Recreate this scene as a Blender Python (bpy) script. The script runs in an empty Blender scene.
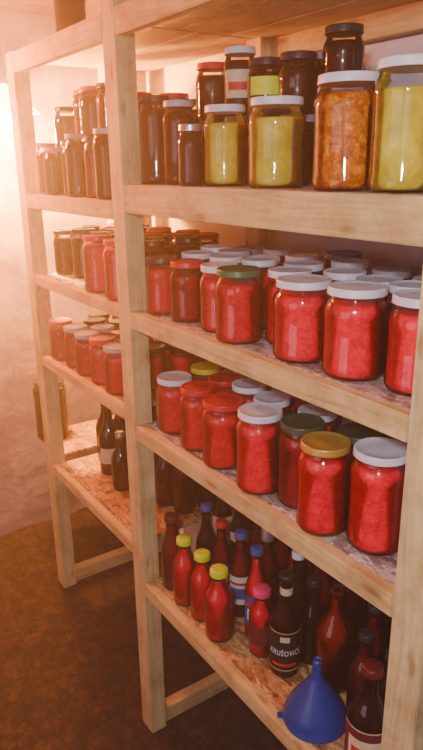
import bpy, bmesh, math, random
from mathutils import Matrix, Vector
random.seed(7)
D=0.7; H=1.61
SC=bpy.context.scene
COL=SC.collection
# ------------------------------------------------------------ materials
def new_mat(name):
    m=bpy.data.materials.new(name); m.use_nodes=True
    nt=m.node_tree; nt.nodes.clear()
    o=nt.nodes.new('ShaderNodeOutputMaterial'); b=nt.nodes.new('ShaderNodeBsdfPrincipled')
    nt.links.new(b.outputs[0],o.inputs[0])
    return m,nt,b,o
def ramp(nt,stops):
    n=nt.nodes.new('ShaderNodeValToRGB'); e=n.color_ramp.elements
    while len(e)<len(stops): e.new(0.5)
    for i,(p,c) in enumerate(stops):
        e[i].position=p; e[i].color=(*c,1)
    return n
def coords(nt,scale=(1,1,1),rnd=True,kind='Object'):
    tc=nt.nodes.new('ShaderNodeTexCoord'); mp=nt.nodes.new('ShaderNodeMapping')
    mp.inputs['Scale'].default_value=scale
    nt.links.new(tc.outputs[kind],mp.inputs['Vector'])
    if rnd:
        oi=nt.nodes.new('ShaderNodeObjectInfo'); ml=nt.nodes.new('ShaderNodeMath'); ml.operation='MULTIPLY'; ml.inputs[1].default_value=37.0
        nt.links.new(oi.outputs['Random'],ml.inputs[0]); nt.links.new(ml.outputs[0],mp.inputs['Location'])
    return mp
def noise(nt,mp,scale,detail=4,rough=.55,dist=0):
    n=nt.nodes.new('ShaderNodeTexNoise'); n.inputs['Scale'].default_value=scale; n.inputs['Detail'].default_value=detail
    n.inputs['Roughness'].default_value=rough; n.inputs['Distortion'].default_value=dist
    nt.links.new(mp.outputs[0],n.inputs['Vector']); return n
def bump(nt,b,src,strength,dist=.002):
    n=nt.nodes.new('ShaderNodeBump'); n.inputs['Strength'].default_value=strength; n.inputs['Distance'].default_value=dist
    nt.links.new(src,n.inputs['Height']); nt.links.new(n.outputs[0],b.inputs['Normal'])
def mixc(nt,fac,a,b,mode='MIX'):
    n=nt.nodes.new('ShaderNodeMix'); n.data_type='RGBA'; n.blend_type=mode
    if isinstance(fac,float): n.inputs[0].default_value=fac
    else: nt.links.new(fac,n.inputs[0])
    for s,v in ((6,a),(7,b)):
        if isinstance(v,tuple): n.inputs[s].default_value=(*v,1)
        else: nt.links.new(v,n.inputs[s])
    return n.outputs[2]
def wood(name,axis,c1,c2,c3):
    m,nt,b,o=new_mat(name)
    s=[34,34,34]; s[axis]=1.8
    mp=coords(nt,tuple(s)); n=noise(nt,mp,1.6,8,.65,1.4)
    r=ramp(nt,[(.28,c1),(.5,c2),(.72,c3)]); nt.links.new(n.outputs[0],r.inputs[0])
    mp2=coords(nt,(6,6,6)); n2=noise(nt,mp2,1.6,7,.7)
    r2=ramp(nt,[(.34,(.62,.55,.48)),(.55,(1,1,1))]); nt.links.new(n2.outputs[0],r2.inputs[0])
    c=mixc(nt,.85,r.outputs[0],r2.outputs[0],'MULTIPLY')
    ks=[16,16,16]; ks[axis]=5
    mp3=coords(nt,tuple(ks)); v=nt.nodes.new('ShaderNodeTexVoronoi'); v.inputs['Scale'].default_value=1.0; nt.links.new(mp3.outputs[0],v.inputs['Vector'])
    r3=ramp(nt,[(.06,(.5,.36,.24)),(.14,(1,1,1))]); nt.links.new(v.outputs['Distance'],r3.inputs[0])
    c=mixc(nt,.7,c,r3.outputs[0],'MULTIPLY')
    nt.links.new(c,b.inputs['Base Color']); b.inputs['Roughness'].default_value=.75
    bump(nt,b,n.outputs[0],.5,.004); return m
WX=wood('pine_grain_x',0,(.52,.35,.14),(.67,.50,.23),(.79,.64,.34))
WY=wood('pine_grain_y',1,(.50,.32,.13),(.64,.46,.21),(.74,.58,.31))
WZ=wood('pine_grain_z',2,(.54,.39,.18),(.69,.55,.28),(.81,.69,.40))
def osb(name,cols,speck,sc_=34):
    m,nt,b,o=new_mat(name)
    mp=coords(nt,(1,2.2,1)); d=noise(nt,mp,6,3)
    ad=nt.nodes.new('ShaderNodeVectorMath'); ad.operation='ADD'
    nt.links.new(mp.outputs[0],ad.inputs[0]); 
    sc=nt.nodes.new('ShaderNodeVectorMath'); sc.operation='SCALE'; sc.inputs['Scale'].default_value=.25
    nt.links.new(d.outputs['Color'],sc.inputs[0]); nt.links.new(sc.outputs[0],ad.inputs[1])
    v=nt.nodes.new('ShaderNodeTexVoronoi'); v.inputs['Scale'].default_value=sc_; nt.links.new(ad.outputs[0],v.inputs['Vector'])
    bw=nt.nodes.new('ShaderNodeRGBToBW'); nt.links.new(v.outputs['Color'],bw.inputs[0])
    r=ramp(nt,[(.15,cols[0]),(.42,cols[1]),(.7,cols[2])]); nt.links.new(bw.outputs[0],r.inputs[0])
    n2=noise(nt,mp,60,5,.7); r2=ramp(nt,[(.40,speck),(.52,(1,1,1))]); nt.links.new(n2.outputs[0],r2.inputs[0])
    n3=noise(nt,mp,9,5,.7); r4=ramp(nt,[(.36,(.6,.5,.46)),(.55,(1,1,1))]); nt.links.new(n3.outputs[0],r4.inputs[0])
    c=mixc(nt,.85,r.outputs[0],r2.outputs[0],'MULTIPLY')
    nt.links.new(mixc(nt,.8,c,r4.outputs[0],'MULTIPLY'),b.inputs['Base Color'])
    b.inputs['Roughness'].default_value=.6; bump(nt,b,n2.outputs[0],.3); return m
OSB=osb('pale_chipboard',((.28,.19,.18),(.54,.43,.42),(.76,.67,.67)),(.30,.22,.22))
OSBW=osb('warm_chipboard',((.30,.13,.04),(.60,.32,.12),(.76,.50,.24)),(.40,.26,.16))
def contents(name,cols,scale=55,vor=True,rough=.35,lo=.34,hi=.66,edge=(.72,.64,.64),cell=(.76,.68,.68)):
    m,nt,b,o=new_mat(name)
    mp=coords(nt,(1,1,1)); n=noise(nt,mp,scale,8,.8,.8)
    r=ramp(nt,[(lo,cols[0]),(.49,cols[1]),(hi,cols[2])]); nt.links.new(n.outputs[0],r.inputs[0])
    c=r.outputs[0]
    if vor:
        wob=noise(nt,mp,60,3); sc=nt.nodes.new('ShaderNodeVectorMath'); sc.operation='SCALE'; sc.inputs['Scale'].default_value=.040
        ad=nt.nodes.new('ShaderNodeVectorMath'); ad.operation='ADD'
        nt.links.new(wob.outputs['Color'],sc.inputs[0]); nt.links.new(mp.outputs[0],ad.inputs[0]); nt.links.new(sc.outputs[0],ad.inputs[1])
        v=nt.nodes.new('ShaderNodeTexVoronoi'); v.feature='DISTANCE_TO_EDGE'; v.inputs['Scale'].default_value=scale*.6; nt.links.new(ad.outputs[0],v.inputs['Vector'])
        r2=ramp(nt,[(.0,edge),(.25,(1,1,1))]); nt.links.new(v.outputs['Distance'],r2.inputs[0])
        c=mixc(nt,.5,c,r2.outputs[0],'MULTIPLY')
        n4=noise(nt,mp,scale*.42,5,.65,.8)
        r3=ramp(nt,[(.38,cell),(.54,(1,1,1))]); nt.links.new(n4.outputs[0],r3.inputs[0])
        c=mixc(nt,.8,c,r3.outputs[0],'MULTIPLY')
    nt.links.new(c,b.inputs['Base Color']); b.inputs['Roughness'].default_value=rough; b.inputs['Specular IOR Level'].default_value=.1
    bump(nt,b,n.outputs[0],.06,.001); return m
CON={
 'red':contents('tomato_red_contents',((.50,.000,.014),(.72,.000,.026),(.90,.001,.040)),115),
 'pink':contents('bright_red_contents',((.66,.000,.022),(.90,.000,.040),(1,.003,.055)),120),
 'darkred':contents('deep_red_contents',((.15,.000,.006),(.32,.000,.013),(.46,.002,.020)),95),
 'brown':contents('dark_plum_contents',((.007,.001,.001),(.018,.003,.002),(.05,.008,.005)),50),
 'yellow':contents('yellow_compote_contents',((.42,.32,.015),(.55,.43,.03),(.68,.56,.08)),16,False,.3,.38,.62),
 'orange':contents('chopped_orange_contents',((.34,.05,.002),(.68,.19,.006),(.92,.50,.04)),85,edge=(.4,.22,.1),cell=(.6,.45,.3)),
 'juice':contents('red_juice_contents',((.60,.000,.022),(.74,.000,.036),(.82,.001,.045)),15,False,.2),
 'wine':contents('dark_red_juice_contents',((.13,.001,.006),(.22,.003,.010),(.30,.006,.014)),12,False,.2),
 'amber':contents('red_brown_juice_contents',((.26,.02,.01),(.38,.035,.016),(.48,.06,.025)),12,False,.2),
 'black':contents('dark_syrup_contents',((.014,.006,.003),(.026,.010,.005),(.05,.018,.010)),12,False,.2),
}
def glass(name,tint,ior=1.45):
    m,nt,b,o=new_mat(name); nt.nodes.remove(b)
    t=nt.nodes.new('ShaderNodeBsdfTransparent'); t.inputs[0].default_value=(*tint,1)
    g=nt.nodes.new('ShaderNodeBsdfGlossy'); g.inputs['Roughness'].default_value=.025; g.inputs[0].default_value=(1,1,1,1)
    f=nt.nodes.new('ShaderNodeFresnel'); f.inputs[0].default_value=ior
    tc=coords(nt,(1,1,1)); n=noise(nt,tc,35,2); bp=nt.nodes.new('ShaderNodeBump'); bp.inputs['Strength'].default_value=.2; bp.inputs['Distance'].default_value=.002
    nt.links.new(n.outputs[0],bp.inputs['Height']); nt.links.new(bp.outputs[0],g.inputs['Normal'])
    x=nt.nodes.new('ShaderNodeMixShader'); nt.links.new(f.outputs[0],x.inputs[0]); nt.links.new(t.outputs[0],x.inputs[1]); nt.links.new(g.outputs[0],x.inputs[2])
    nt.links.new(x.outputs[0],o.inputs[0]); return m
GL=glass('clear_jar_glass',(.98,.98,.98),1.55); GC=glass('clear_bottle_glass',(.95,.95,.95),1.55); GB=glass('brown_bottle_glass',(.75,.45,.25),1.55); GG=glass('green_bottle_glass',(.6,.8,.5),1.55)
def paint(name,c,rough=.35,metal=0,dirt=.12):
    m,nt,b,o=new_mat(name); mp=coords(nt,(1,1,1)); n=noise(nt,mp,60,4)
    r=ramp(nt,[(.35,tuple(x*(1-dirt) for x in c)),(.6,c)]); nt.links.new(n.outputs[0],r.inputs[0])
    nt.links.new(r.outputs[0],b.inputs['Base Color']); b.inputs['Roughness'].default_value=rough; b.inputs['Metallic'].default_value=metal; return m
LID={'white':paint('white_lid_enamel',(.74,.74,.86)),'pale':paint('pale_grey_lid_enamel',(.42,.40,.48)),'gold':paint('gold_lid_metal',(.60,.40,.07),.35,.4),
 'dgreen':paint('dark_green_lid_enamel',(.03,.08,.04)),'green':paint('green_lid_enamel',(.03,.14,.06)),'red':paint('red_lid_enamel',(.58,.002,.020)),
 'black':paint('black_lid_enamel',(.02,.02,.03)),'blue':paint('blue_lid_enamel',(.07,.08,.32)),'yellow':paint('yellow_lid_enamel',(.75,.68,.03)),
 'lime':paint('lime_cap_plastic',(.62,.80,.02)),'pinkcap':paint('pink_cap_plastic',(.80,.04,.20)),'silver':paint('silver_cap_metal',(.6,.6,.62),.3,.8),'darkredcap':paint('dark_red_cap',(.12,.008,.016)),'bluecap':paint('blue_cap',(.04,.08,.36))}
LBL={'black':paint('black_paper',(.012,.009,.009),.6),'white':paint('white_paper',(.8,.8,.83),.6),'blue':paint('blue_paper',(.03,.08,.40),.6),'lime':paint('yellow_green_paper',(.70,.85,.02),.6),
 'red':paint('red_paper',(.6,.02,.02),.6),'cream':paint('cream_paper',(.7,.58,.40),.6),'wine':paint('maroon_paper',(.14,.012,.02),.6),'gold':paint('gold_paper',(.6,.42,.12),.5)}
# ------------------------------------------------------------ mesh helpers
def lathe_mesh(name,prof,mat,seg=32,cap=True):
    bm=bmesh.new(); rings=[]
    for (r,z) in prof:
        rings.append([bm.verts.new((r*math.cos(2*math.pi*i/seg),r*math.sin(2*math.pi*i/seg),z)) for i in range(seg)])
    for a,b in zip(rings,rings[1:]):
        for i in range(seg):
            j=(i+1)%seg; bm.faces.new((a[i],a[j],b[j],b[i]))
    if cap:
        bm.faces.new(list(reversed(rings[0]))); bm.faces.new(rings[-1])
    me=bpy.data.meshes.new(name); bm.to_mesh(me); bm.free()
    for p in me.polygons: p.use_smooth = len(p.vertices)==4
    me.materials.append(mat); return me
def add(name,me,parent=None,loc=(0,0,0),rot=None):
    o=bpy.data.objects.new(name,me); COL.objects.link(o)
    o.location=loc
    if rot: o.rotation_euler=rot
    if parent: o.parent=parent
    return o
def empty(name,loc,label,cat,group=None,rotz=0,rot=None):
    e=bpy.data.objects.new(name,None); COL.objects.link(e); e.empty_display_size=.03; e.location=loc
    e.rotation_euler=rot if rot else (0,0,rotz)
    e['label']=label; e['category']=cat
    if group: e['group']=group
    return e
def box_mesh(name,sx,sy,sz,mat,bev=.002):
    bm=bmesh.new(); bmesh.ops.create_cube(bm,size=1)
    for v in bm.verts: v.co=Vector((v.co.x*sx,v.co.y*sy,v.co.z*sz))
    bmesh.ops.bevel(bm,geom=bm.edges[:],offset=bev,segments=2,affect='EDGES')
    me=bpy.data.meshes.new(name); bm.to_mesh(me); bm.free(); me.materials.append(mat); return me
def bx(name,x0,x1,y0,y1,z0,z1,mat,parent=None,bev=.002):
    return add(name,box_mesh(name,x1-x0,y1-y0,z1-z0,mat,bev),parent,((x0+x1)/2,(y0+y1)/2,(z0+z1)/2))
CACHE={}
def cached(key,fn):
    if key not in CACHE: CACHE[key]=fn()
    return CACHE[key]
# ------------------------------------------------------------ jar
def jar_meshes(R,h,con,lid,fill):
    def g():
        return lathe_mesh('jar_glass',[(R*.55,.003),(R*.80,0),(R*.93,.002),(R*.99,.009),(R*.985,.018),(R*.965,.022),(R*.965,h*.5),(R*.98,h-.052),(R*1.0,h-.046),(R*.995,h-.038),(R*.95,h-.029),(R*.87,h-.023),(R*.83,h-.019),(R*.83,h-.005)],GL)
    def c():
        f=h-.020 if fill>=1 else h*fill
        pr=[(R*.5,.006),(R*.85,.004),(R*.935,.010),(R*.935,.022),(R*.93,h*.5)]
        if fill>=1: pr+=[(R*.94,h-.052),(R*.955,h-.045),(R*.94,h-.038),(R*.88,h-.030),(R*.80,h-.026)]
        else: pr+=[(R*.94,h-.054),(R*.945,f-.004),(R*.90,f)]
        return lathe_mesh('jar_contents',pr,CON[con])
    def l():
        q=R*.92
        return lathe_mesh('jar_lid',[(q*.9,h-.013),(q*.985,h-.0135),(q*1.0,h-.012),(q*.985,h-.010),(q*.985,h-.003),(q*.975,h-.0012),(q*.95,h),(q*.90,h-.0005),(q*.86,h-.0018),(q*.5,h-.002),(q*.15,h-.0012)],LID[lid])
    k=(round(R,4),round(h,4))
    return cached(('g',k),g),cached(('c',k,con,fill),c),cached(('l',k,lid),l)
CW={'red':'tomato-red','pink':'bright red','darkred':'dark red','brown':'dark brown','yellow':'yellow','orange':'chunky orange'}
LW={'white':'white','pale':'pale grey','gold':'gold','dgreen':'dark green','green':'green','red':'red','black':'black','blue':'blue','yellow':'yellow','silver':'silver'}
def jar(x,y,z,R,h,con,lid,where,fill=1,extra=None,face=None):
    g,c,l=jar_meshes(R,h,con,lid,fill)
    size='large' if h>.16 else ('small' if h<.125 else 'medium')
    e=empty('preserve_jar',(x,y,z),"%s jar of %s preserves, %s lid, %s"%(size,CW[con],LW[lid],where.replace('the ','')),"jar",
      "jars of preserves on "+where,random.uniform(0,6.28) if face is None else face)
    add('glass_body',g,e); add('contents',c,e); add('lid',l,e)
    if extra:
        for k in extra: add('label',k,e)
    return e
def patch(R,z0,z1,a,mat,n=14,name='label',off=0):
    bm=bmesh.new(); prev=None
    for i in range(n+1):
        t=off-a+2*a*i/n
        v0=bm.verts.new((R*math.cos(t),R*math.sin(t),z0)); v1=bm.verts.new((R*math.cos(t),R*math.sin(t),z1))
        if prev: bm.faces.new((prev[0],v0,v1,prev[1]))
        prev=(v0,v1)
    me=bpy.data.meshes.new(name); bm.to_mesh(me); bm.free()
    for p in me.polygons:p.use_smooth=True
    me.materials.append(mat); return me
def text_mesh(txt,size,R,z,mat,off=0,sq=.66):
    cu=bpy.data.curves.new('t','FONT'); cu.body=txt; cu.size=size; cu.align_x='LEFT'; cu.align_y='CENTER'; cu.resolution_u=3; cu.offset=size*.010; cu.space_character=1.14
    o=bpy.data.objects.new('t',cu); COL.objects.link(o); bpy.context.view_layer.update()
    me=bpy.data.meshes.new_from_object(o.evaluated_get(bpy.context.evaluated_depsgraph_get()))
    bpy.data.objects.remove(o)
    for v in me.vertices:
        a=v.co.x/R*sq+off
        v.co=Vector((R*math.cos(a),R*math.sin(a),z+v.co.y))
    me.materials.clear(); me.materials.append(mat); return me
# ------------------------------------------------------------ bottle
def bottle_meshes(R,h,neck,sh,con,cap,gl,capk):
    hb=h-.008; nr=R*neck
    def prof(k,z0,top):
        p=[(R*.6*k,z0+.002),(R*.88*k,z0),(R*.97*k,z0+.004),(R*k,z0+.012),(R*k,h*sh)]
        e=.80 if neck<.45 else .82
        for i in range(1,8):
            t=i/7; s=.5-.5*math.cos(math.pi*t)
            p.append(((R+(nr*1.05-R)*s)*k,h*(sh+(e-sh)*t)))
        p.append((nr*k,hb-.018))
        return p
    def g():
        p=prof(1,0,hb)+[(nr*1.0,hb-.014),(nr*1.12,hb-.012),(nr*1.12,hb-.004),(nr*.98,hb)]
        return lathe_mesh('bottle_glass',p,gl,28)
    def c():
        return lathe_mesh('bottle_contents',prof(.94,.004,hb*.96),CON[con],28)
    def l():
        q=nr*1.28; ch={'screw':.017,'foil':.045}.get(capk,.009)
        return lathe_mesh('bottle_cap',[(q*.9,h-ch),(q*1.02,h-ch+.001),(q,h-ch+.003),(q*.98,h-.002),(q*.9,h),(q*.4,h+.0003)],LID[cap],24)
    k=(round(R,4),round(h,3),neck,sh,gl.name)
    return cached(('bg',k),g),cached(('bc',k,con),c),(cached(('bl',k,cap,capk),l) if cap else None)
def bottle(x,y,z,R,h,neck,sh,con,cap,gl,label,capk='screw',labels=None,where='the lowest shelf',face=None):
    g,c,l=bottle_meshes(R,h,neck,sh,con,cap,gl,capk)
    if face is None: face=math.atan2(-.7-y,-x)
    e=empty('glass_bottle',(x,y,z),label,"bottle","bottles on "+where,face)
    add('glass_body',g,e); add('contents',c,e)
    if l: add('cap',l,e)
    for lb in (labels or []):
        if lb[0]=='p':
            _,z0,z1,a,mat=lb[:5]; add('label',patch(R+(lb[5] if len(lb)>5 else .0006),z0*h,z1*h,a,LBL[mat],off=lb[6] if len(lb)>6 else 0),e)
        else:
            _,txt,size,zz,mat,off=lb; add('label_print',text_mesh(txt,size,R+.0018,zz*h,LBL[mat],off),e)
    return e
# ------------------------------------------------------------ shelving unit
def Z(L): return H-L*D
XL,XM,XR=-3.05*D,-2.08*D,-.778*D
PW=.063
unit=empty('shelving_unit',(XM,0.02,Z(2.38)),"rough pine shelving unit with chipboard shelves full of preserve jars","shelf")
def P(name,x0,x1,y0,y1,z0,z1,mat):
    o=bx(name,x0,x1,y0,y1,z0,z1,mat); 
    o.location=Vector(o.location)-Vector(unit.location); o.parent=unit; return o
FZ=lambda x: Z(2.38)+ (Z(2.21)-Z(2.38))*max(0,min(1.2,(XM-x)/(XM-XL))) - (Z(2.38)-Z(2.46))*max(0,min(1,(x-XM)/(XR-XM)))
ZC=H+.74*D
TOP=H+.66*D
DEP=.46
zt=H+.378*D
for X in (XL,XM,XR):
    for yy in (0,.40):
        P('post',X,X+PW,yy,yy+.05,FZ(X),TOP if X>XL else zt+.06,WZ)
    P('foot_rail',X+.012,X+.05,.05,.40,FZ(X)+.002,FZ(X)+.055,WY)
LEFT=[('A',.12,.06),('B',.482,.045),('C',.878,.045),('D',1.46,.05)]
RIGHT=[('A',.062,.09),('B',.487,.06),('C',.915,.06),('D',1.60,.06)]
for n,L,hh in RIGHT:
    x0,x1=XM+PW+.001,XR-.001
    m=OSBW if n=='D' else OSB
    P('shelf_board',x0,x1,.026,DEP,Z(L)-.016,Z(L),m)
    P('front_rail',x0,x1,0,.025,Z(L)-hh*D,Z(L),WX)
    P('back_rail',x0,x1,DEP-.03,DEP,Z(L)-.06,Z(L)-.017,WX)
for n,L,hh in LEFT:
    x0,x1=XL+PW+.001,XM-.001
    P('shelf_board',x0,x1,.026,DEP,Z(L)-.014,Z(L),OSBW if n in 'DC' else OSB)
    P('front_rail',x0,x1,0,.025,Z(L)-hh*D,Z(L),WX)
    P('back_rail',x0,x1,DEP-.03,DEP,Z(L)-.055,Z(L)-.015,WX)
# short overhang of the lowest far shelf behind the end post
P('shelf_board',-2.385,XL-.001,.05,DEP,Z(1.46)-.012,Z(1.46),OSBW)
P('front_rail',XL+PW,XM-.001,0,.025,zt,zt+.055,WX)
P('front_rail',XM+PW+.001,-.02,0,.025,zt,zt+.055,WX)
P('top_board',XL+.05,XM+.03,.026,.23,zt+.03,zt+.05,WX)
P('top_board',XL+.05,XM+.03,.235,DEP,zt+.03,zt+.05,WX)
P('top_board',XM+.04,-.02,.026,.17,zt+.03,zt+.05,WX)
P('top_board',XM+.04,-.02,.175,.32,zt+.03,zt+.05,WX)
P('top_board',XM+.04,-.02,.325,DEP,zt+.03,zt+.05,WX)
P('back_rail',XM+.04,-.02,DEP-.03,DEP,zt-.02,zt+.029,WX)
# ------------------------------------------------------------ room
def plaster(name,c1,c2,c3,bs=.45):
    m,nt,b,o=new_mat(name); mp=coords(nt,(1,1,1),False)
    n=noise(nt,mp,3.2,8,.7); r=ramp(nt,[(.36,c1),(.5,c2),(.64,c3)]); nt.links.new(n.outputs[0],r.inputs[0])
    nt.links.new(r.outputs[0],b.inputs['Base Color']); b.inputs['Roughness'].default_value=.9
    n2=noise(nt,mp,10,5,.55); bump(nt,b,n2.outputs[0],bs,.02); return m
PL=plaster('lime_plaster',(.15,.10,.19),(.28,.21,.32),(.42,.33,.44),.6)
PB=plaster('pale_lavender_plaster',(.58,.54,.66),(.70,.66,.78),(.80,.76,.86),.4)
PC=plaster('dark_brown_ceiling',(.08,.04,.03),(.18,.10,.09),(.30,.20,.18),.8)  # dark brown, mottled at random
def dirt():
    m,nt,b,o=new_mat('earth_floor'); mp=coords(nt,(1,1,1),False)
    n=noise(nt,mp,26,10,.85); r=ramp(nt,[(.42,(.008,.003,.002)),(.5,(.045,.015,.007)),(.60,(.17,.065,.03))]); nt.links.new(n.outputs[0],r.inputs[0])
    nt.links.new(r.outputs[0],b.inputs['Base Color']); b.inputs['Roughness'].default_value=.95
    n2=noise(nt,mp,40,8,.8); bump(nt,b,n2.outputs[0],1,.05); return m
DI=dirt()
X0,X1,Y0,Y1=-2.52,1.0,-1.9,.485
def struct(o): o['kind']='structure'; return o
bm=bmesh.new(); N=60
g=[[None]*(N//2+1) for _ in range(N+1)]
for i in range(N+1):
    for j in range(N//2+1):
        x=X0-.05+(X1-X0+.1)*i/N; y=Y0-.05+(Y1-Y0+.1)*j/(N//2)
        z=FZ(x)-.001+(0 if -.03<y<.5 and any(abs(x-q-.03)<.09 for q in (XL,XM,XR)) else random.uniform(-.012,.0))
        if x<X0+.16: z+=.035*random.uniform(.4,1)*(X0+.16-x)/.16
        g[i][j]=bm.verts.new((x,y,z))
for i in range(N):
    for j in range(N//2):
        bm.faces.new((g[i][j],g[i+1][j],g[i+1][j+1],g[i][j+1]))
me=bpy.data.meshes.new('floor'); bm.to_mesh(me); bm.free(); me.materials.append(DI)
for p in me.polygons:p.use_smooth=True
struct(add('floor',me))
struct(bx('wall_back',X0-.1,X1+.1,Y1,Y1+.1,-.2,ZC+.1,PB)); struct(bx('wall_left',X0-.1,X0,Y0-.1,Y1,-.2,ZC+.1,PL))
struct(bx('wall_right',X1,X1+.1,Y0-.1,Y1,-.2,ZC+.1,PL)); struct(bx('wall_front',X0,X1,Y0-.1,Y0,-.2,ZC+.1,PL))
struct(bx('ceiling',X0-.1,X1+.1,Y0-.1,Y1+.1,ZC,ZC+.1,PC))
# ------------------------------------------------------------ placement
def relax(items,xa,xb,ya,yb,it=200):
    for _ in range(it):
        for i,a in enumerate(items):
            for b in items[i+1:]:
                dx=b[0]-a[0];dy=b[1]-a[1];d=math.hypot(dx,dy) or 1e-4;m=a[2]+b[2]+.002
                if d<m:
                    k=(m-d)/d*.5; a[0]-=dx*k;a[1]-=dy*k;b[0]+=dx*k;b[1]+=dy*k
        for a in items:
            a[0]=min(max(a[0],xa+a[2]),xb-a[2]); a[1]=min(max(a[1],ya+a[2]),yb-a[2])
def filler(items,xa,xb,ya,yb,R,make,ymin=.12):
    y=max(ya+R,ymin)
    while y<=yb-R:
        x=xa+R+.001+random.uniform(0,.012)
        while x<xb-R:
            if all(math.hypot(x-i[0],y-i[1])>R+i[2]+.002 for i in items):
                items.append([x,y,R]+make())
            x+=.007
        y+=.009
RX0,RX1=XM+PW+.004,XR+.02
YB=.398
ch=random.choice
# third shelf, near bay
C=[[-.683,.087,.0515,.182,'pink','white'],[-.752,.045,.049,.170,'pink','gold'],[-.840,.075,.047,.170,'darkred','dgreen'],[-.942,.050,.050,.170,'pink','white'],
 [-1.085,.061,.050,.150,'red','red'],[-1.316,.075,.048,.140,'red','white'],[-1.194,.066,.044,.150,'red','red'],[-1.21,.150,.044,.150,'red','red'],
 [-1.115,.155,.044,.160,'red','white'],[-1.015,.140,.044,.160,'red','white'],[-1.34,.185,.044,.140,'darkred','yellow'],[-.90,.165,.044,.160,'red','white'],[-.775,.155,.045,.160,'darkred','dgreen'],
 [-.60,.15,.05,.17,'red','white']]
relax(C,RX0,RX1,.006,YB)
filler(C,RX0,RX1,.006,YB,.043,lambda:[ch([.14,.145,.15]),ch(['red','darkred','red']),ch(['white','white','pale','red'])],ymin=.13)
for i in C: jar(i[0],i[1],Z(.915)+.0005,i[2],i[3],i[4],i[5],'the third shelf')
# second shelf, near bay
B=[[-.853,.075,.0545,.145,'pink','white'],[-.728,.078,.053,.150,'pink','white'],[-.615,.10,.050,.150,'pink','white'],[-.949,.125,.047,.145,'pink','white'],
 [-1.021,.055,.048,.145,'red','green'],[-1.115,.075,.044,.140,'red','white'],[-1.235,.070,.042,.135,'darkred','red'],[-1.335,.062,.041,.135,'red','black'],
 [-1.02,.225,.047,.14,'red','white'],[-.893,.217,.046,.14,'red','white'],[-1.03,.350,.046,.150,'red','blue'],[-.79,.20,.047,.14,'red','white']]
relax(B,RX0,RX1,.006,YB)
filler(B,RX0,RX1,.006,YB,.042,lambda:[ch([.138,.142,.146]),ch(['red','darkred','red']),ch(['white','white','pale','white','white'])],ymin=.12)
for i in B: jar(i[0],i[1],Z(.487)+.0005,i[2],i[3],i[4],i[5],'the second shelf')
# far bay
LX0,LX1=XL+PW+.003,XM-.003
LC=[[-2.01,.055,.042,.13,'red','red'],[-1.90,.060,.041,.13,'red','pale'],[-1.80,.055,.041,.13,'red','pale'],[-1.70,.060,.042,.135,'pink','red'],[-1.59,.055,.042,.135,'red','pale'],[-1.51,.07,.041,.13,'red','red'],
 [-1.95,.15,.041,.13,'darkred','black'],[-1.75,.15,.041,.13,'red','red']]
relax(LC,LX0,LX1,.006,YB)
filler(LC,LX0,LX1,.006,YB,.041,lambda:[.13,ch(['red','darkred']),ch(['red','pale','black'])],ymin=.10)
for i in LC: jar(i[0],i[1],Z(.878)+.0005,i[2],i[3],i[4],i[5],'the third shelf')
LB=[[-1.675,.055,.045,.155,'pink','red'],[-1.535,.050,.043,.155,'pink','red'],[-2.03,.10,.038,.14,'brown','black'],[-1.92,.12,.042,.15,'brown','black'],[-1.80,.13,.042,.15,'darkred','black']]
relax(LB,LX0,LX1,.006,YB)
filler(LB,LX0,LX1,.006,YB,.040,lambda:[.15,ch(['darkred','brown']),ch(['black','red','black'])],ymin=.12)
for i in LB: jar(i[0],i[1],Z(.482)+.0005,i[2],i[3],i[4],i[5],'the second shelf')
# top shelf, near bay
ZA=Z(.062)+.0005
A=[[-.646,.070,.050,.175,'yellow','white'],[-.754,.065,.053,.166,'orange','white'],[-.942,.080,.051,.150,'yellow','white'],[-1.110,.085,.044,.150,'yellow','white'],
 [-1.165,.045,.027,.118,'brown','silver'],[-1.262,.075,.036,.170,'brown','pale'],[-1.345,.065,.038,.185,'brown','black'],[-.875,.165,.043,.165,'yellow','pale']]
A2=[[-1.315,.20,.040,.130,'darkred','black','brown','red'],[-1.211,.20,.037,.138,'brown','pale','brown','white'],[-1.12,.20,.042,.125,'darkred','red','brown','black'],
 [-1.03,.205,.040,.130,'darkred','pale','brown','black'],[-.942,.235,.039,.140,'brown','black','brown','black']]
allA=A+A2
relax(allA,RX0,RX1,.006,YB)
camface=lambda x,y: math.atan2(-.7-y,-x)
for i in A: jar(i[0],i[1],ZA,i[2],i[3],i[4],i[5],'the top shelf',fill=.78 if i[4]=='yellow' else 1)
for k,i in enumerate(A2):
    jar(i[0],i[1],ZA,i[2],i[3],i[4],i[5],'the top shelf')
    h2={0:.125,1:.135,2:.115,3:.11,4:.135}[k]
    ex=None
    if k==2: ex=[patch(i[2]+.0006,.046,.080,.85,LBL['lime'])]
    if k==1: ex=[patch(i[2]*.985+.0008,.035,.090,.9,LBL['cream']),patch(i[2]*.985+.0016,.050,.066,.7,LBL['red'])]
    jar(i[0],i[1],ZA+i[3]+.0005,i[2]*.98 if k!=2 else i[2],h2,i[6],i[7],'the top shelf',extra=ex,face=camface(i[0],i[1]))
A3=[[i[0],i[1],i[2]] for i in allA]; n0=len(A3)
filler(A3,RX0,-.80,.006,YB,.041,lambda:[.13,'brown',ch(['black','pale','black'])],ymin=.26)
for i in A3[n0:]:
    jar(i[0],i[1],ZA,i[2],.13,ch(['brown','darkred']),i[5],'the top shelf')
    if i[0]<-.95: jar(i[0],i[1],ZA+.1305,i[2],.12,'brown',i[5],'the top shelf')
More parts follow.
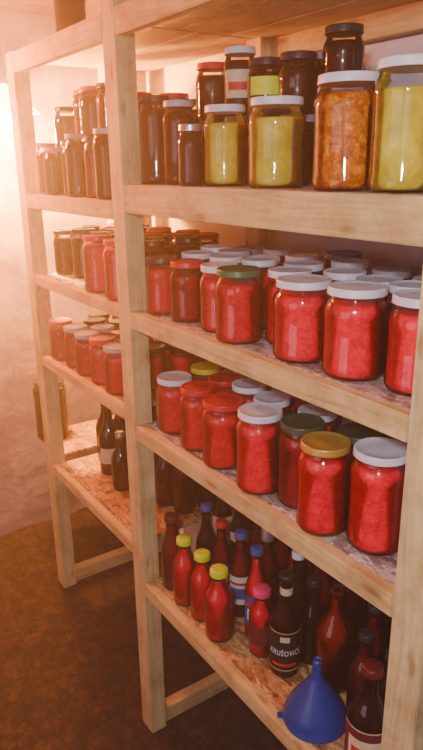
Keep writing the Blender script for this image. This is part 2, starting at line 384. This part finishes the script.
# top shelf, far bay
ZL=Z(.12)+.0005
LA=[[-1.575,.050,.033,.170,'brown','pale'],[-1.675,.065,.031,.155,'darkred','black'],[-1.76,.050,.034,.165,'brown','pale'],[-1.86,.075,.031,.150,'brown','black'],[-1.94,.05,.030,.135,'brown','pale'],[-2.03,.065,.033,.15,'darkred','red']]
relax(LA,LX0,LX1,.006,YB); n0=len(LA)
for i in LA: jar(i[0],i[1],ZL,i[2],i[3],i[4],i[5],'the top shelf')
filler(LA,LX0,LX1,.006,YB,.042,lambda:[.19,ch(['brown','darkred','brown']),ch(['black','black','red'])],ymin=.12)
for i in LA[n0:]:
    jar(i[0],i[1],ZL,i[2],ch([.21,.25,.29]),i[4],i[5],'the top shelf')
jar(-1.85,.10,zt+.0505,.045,.165,'brown','black','the uppermost board')
# bottles, lowest shelf near bay
ZD=Z(1.60)+.0005
Bt=[
 [-1.338,.064,.031,.222,.50,.50,'wine','darkredcap',GC,"glass bottle of dark red juice with dark cap",'screw',None],
 [-1.263,.057,.033,.194,.50,.55,'juice','lime',GC,"clear bottle of red juice with yellow-green cap",'screw',None],
 [-1.185,.062,.033,.188,.50,.55,'juice','lime',GC,"clear bottle of red juice with yellow-green cap",'screw',None],
 [-1.101,.055,.037,.192,.48,.55,'juice','lime',GC,"clear bottle of red juice with yellow-green cap",'screw',None],
 [-.997,.105,.031,.178,.55,.58,'juice','pinkcap',GC,"small bottle of red juice with pink cap",'screw',[('p',.22,.5,1.0,'wine')]],
 [-.921,.113,.036,.257,.36,.48,'black','black',GB,"dark brown beer bottle with black label and white lettering",'crown',
   [('p',.10,.48,1.6,'black'),('p',.48,.49,1.6,'gold'),('p',.09,.10,1.6,'gold'),('p',.14,.17,.8,'red',.0012),('t',"KRU\u0160OVICE",.0200,.28,'white',-.98),('p',.395,.45,.3,'cream',.0012),('p',.81,.88,1.5,'cream',-.0215)]],
 [-.825,.170,.044,.255,.30,.52,'amber','',GB,"broad open brown bottle with red-brown contents",'crown',None],
 [-.634,.075,.042,.242,.38,.50,'black','darkredcap',GB,"brown bottle with maroon and cream label, dark red cap",'screw',
   [('p',.12,.50,1.4,'wine'),('p',.49,.51,1.4,'cream'),('p',.11,.125,1.4,'cream'),('p',.20,.42,.9,'cream',.0012),('p',.27,.34,.7,'red',.0018)]],
 [-1.218,.145,.030,.235,.42,.50,'wine','red',GC,"bottle with blue and white label and red cap",'screw',[('p',.2,.5,1.2,'blue'),('p',.28,.42,1.0,'white',.0012)]],
 [-1.298,.150,.030,.245,.40,.50,'black','bluecap',GG,"bottle with blue cap and blue label",'screw',[('p',.2,.42,1.2,'blue')]],
 [-1.055,.135,.030,.245,.42,.50,'juice','bluecap',GC,"bottle with blue cap and blue, white and red label",'screw',[('p',.16,.50,1.2,'blue'),('p',.22,.35,.9,'white',.0012,.1),('p',.38,.43,.9,'red',.0012,-.2)]],
 [-1.14,.150,.030,.240,.42,.50,'wine','bluecap',GC,"bottle with blue cap and blue, white and red label",'screw',[('p',.18,.52,1.2,'white'),('p',.25,.38,.8,'blue',.0012,-.2),('p',.42,.45,1.1,'red',.0012)]],
 [-1.34,.235,.031,.285,.40,.50,'black','gold',GG,"green bottle with gold foil top and cream label",'foil',[('p',.2,.6,1.2,'cream')]],
 [-1.265,.24,.031,.28,.40,.50,'black','silver',GG,"dark green bottle with silver foil top and cream label",'foil',[('p',.46,.56,1.0,'cream')]],
 [-1.18,.235,.031,.275,.40,.50,'wine','gold',GG,"dark green bottle with gold foil top",'foil',None],
 [-.98,.20,.031,.25,.40,.50,'black','white',GG,"dark green bottle with white cap",'screw',None],
]
FR=[-.778,.074,.068]
rel=[[b[0],b[1],b[2]] for b in Bt]+[FR]
relax(rel,RX0,RX1,.006,YB)
for b,q in zip(Bt,rel):
    bottle(q[0],q[1],ZD,b[2],b[3],b[4],b[5],b[6],b[7],b[8],b[9],b[10],b[11])
n0=len(rel)
filler(rel,RX0,RX1,.006,YB,.033,lambda:[0],ymin=.17)
for q in rel[n0:]:
    far=q[0]<-1.0
    hh=ch([.25,.27,.285]) if far else ch([.20,.22,.23]); cp=ch(['black','silver','gold','white']) if far else 'black'
    bottle(q[0],q[1],ZD,q[2],hh,.38,.5,ch(['black','wine','amber']) if far else ch(['black','wine']),cp,ch([GB,GG]),"dark glass bottle with %s cap"%cp,'foil' if cp in('silver','gold') else 'screw',[('p',.18,.42,1.1,ch(['cream','wine','black']))] if far and random.random()<.5 else None)
# funnel, mouth down
fx,fy,_=rel[len(Bt)]
BLUE=paint('blue_funnel_plastic',(.008,.040,.32),.3)
fe=empty('funnel',(fx,fy,ZD),"blue plastic funnel standing mouth down beside the bottles","funnel")
add('cone',lathe_mesh('funnel_cone',[(.0635,.0),(.068,.001),(.068,.004),(.0655,.006),(.065,.022),(.060,.034),(.046,.056),(.031,.080),(.018,.100),(.014,.108)],BLUE,40,False),fe)
add('spout',lathe_mesh('funnel_spout',[(.014,.106),(.012,.114),(.0095,.138),(.008,.152),(.007,.152),(.0085,.138),(.011,.114)],BLUE,24,False),fe)
add('hanging_tab',box_mesh('tab',.022,.016,.003,BLUE,.001),fe,(.072*math.cos(-2.2),.072*math.sin(-2.2)+0.004,.0035),(0,0,-2.2))
# far bay lowest shelf
ZLD=Z(1.46)+.0005
jar(-2.318,.100,ZLD,.064,.235,'brown','black','the lowest shelf')
LDt=[[-1.90,.150,.037],[-1.770,.130,.034],[-2.01,.19,.037],[-1.60,.20,.036]]
relax(LDt,LX0,LX1,.006,YB)
for k,q in enumerate(LDt):
    bottle(q[0],q[1],ZLD,q[2],[.255,.2,.235,.23][k],.38,.5,'black',['black','silver','darkredcap','black'][k],ch([GB,GG]),"dark glass bottle of syrup on the far shelf",'screw',[('p',.18,.40,1.0,'cream')] if k==0 else None)
n0=len(LDt)
filler(LDt,LX0,LX1,.006,YB,.036,lambda:[0],ymin=.22)
for q in LDt[n0:]:
    bottle(q[0],q[1],ZLD,q[2],ch([.2,.23,.25]),.38,.5,'black',ch(['black','darkredcap']),ch([GB,GG]),"dark glass bottle of syrup on the far shelf",'screw')
# ------------------------------------------------------------ pendant lamp
lx,ly=-2.33,.05
le=empty('pendant_lamp',(lx,ly,ZC),"small conical pendant lamp with a glowing bulb","lamp")
SH,nt,b,_=new_mat('cream_lamp_shade'); mp=coords(nt); n=noise(nt,mp,30); rr=ramp(nt,[(.3,(1,.58,.14)),(.7,(1,.66,.22))]); nt.links.new(n.outputs[0],rr.inputs[0]); nt.links.new(rr.outputs[0],b.inputs['Base Color']); nt.links.new(rr.outputs[0],b.inputs['Emission Color']); b.inputs['Emission Strength'].default_value=25
BU,nt,b,_=new_mat('glowing_bulb'); mp=coords(nt); n=noise(nt,mp,5); rr=ramp(nt,[(.3,(1,.72,.36)),(.7,(1,.78,.45))]); nt.links.new(n.outputs[0],rr.inputs[0]); nt.links.new(rr.outputs[0],b.inputs['Emission Color']); b.inputs['Emission Strength'].default_value=250
zr=-(ZC-1.80)
add('cord',lathe_mesh('cord',[(.003,zr+.07),(.003,0)],LID['black'],8),le)
add('shade',lathe_mesh('shade',[(.110,zr-.02),(.108,zr-.016),(.014,zr+.062),(.010,zr+.072),(.008,zr+.070),(.012,zr+.058),(.106,zr-.02)],SH,32,False),le)
add('bulb',lathe_mesh('bulb',[(.004,zr-.072),(.020,zr-.065),(.031,zr-.043),(.027,zr-.016),(.014,zr+.012),(.013,zr+.04)],BU,24),le)
# ------------------------------------------------------------ camera & lights
c=bpy.data.cameras.new('camera');o=bpy.data.objects.new('camera',c);COL.objects.link(o)
M=Matrix(((.5624,-.2501,.7881),(.827,.1855,-.5307),(-.01347,.9503,.3109))).to_4x4()
M.translation=Vector((0,-D,H));o.matrix_world=M
c.sensor_fit='VERTICAL';c.sensor_height=24;c.lens=24*646/750;c.clip_start=.02
SC.camera=o
def area(loc,tgt,size,e,col):
    l=bpy.data.lights.new('area_light','AREA');l.energy=e;l.size=size;l.color=col
    ob=bpy.data.objects.new('area_light',l);COL.objects.link(ob);ob.location=loc
    ob.rotation_euler=(Vector(tgt)-Vector(loc)).to_track_quat('-Z','Y').to_euler()
area((.1,-.95,1.85),(-.5,.1,1.2),.09,17,(1,.91,.88))
area((-.5,-1.7,1.3),(-.7,.1,.95),1.0,6.5,(1,.74,.86))  # unseen soft fill light, added to brighten the room
def point(loc,e,col,rad):
    l=bpy.data.lights.new('point_light','POINT');l.energy=e;l.color=col;l.shadow_soft_size=rad
    ob=bpy.data.objects.new('point_light',l);COL.objects.link(ob);ob.location=loc
point((-2.12,-.32,1.83),70,(1,.21,.045),.06)  # unseen warm light, added to brighten the front of the far bay
point((lx,ly,1.68),270,(1,.36,.04),.04)
w=bpy.data.worlds.new('world');SC.world=w;w.use_nodes=True
w.node_tree.nodes['Background'].inputs[0].default_value=(.9,.7,.7,1);w.node_tree.nodes['Background'].inputs[1].default_value=.15
# scatter volume added to imitate the glare haze around the lamp
vs=w.node_tree.nodes.new('ShaderNodeVolumeScatter'); vs.inputs['Color'].default_value=(1,.72,.66,1); vs.inputs['Density'].default_value=.105; vs.inputs['Anisotropy'].default_value=.62
w.node_tree.links.new(vs.outputs[0],w.node_tree.nodes['World Output'].inputs['Volume'])
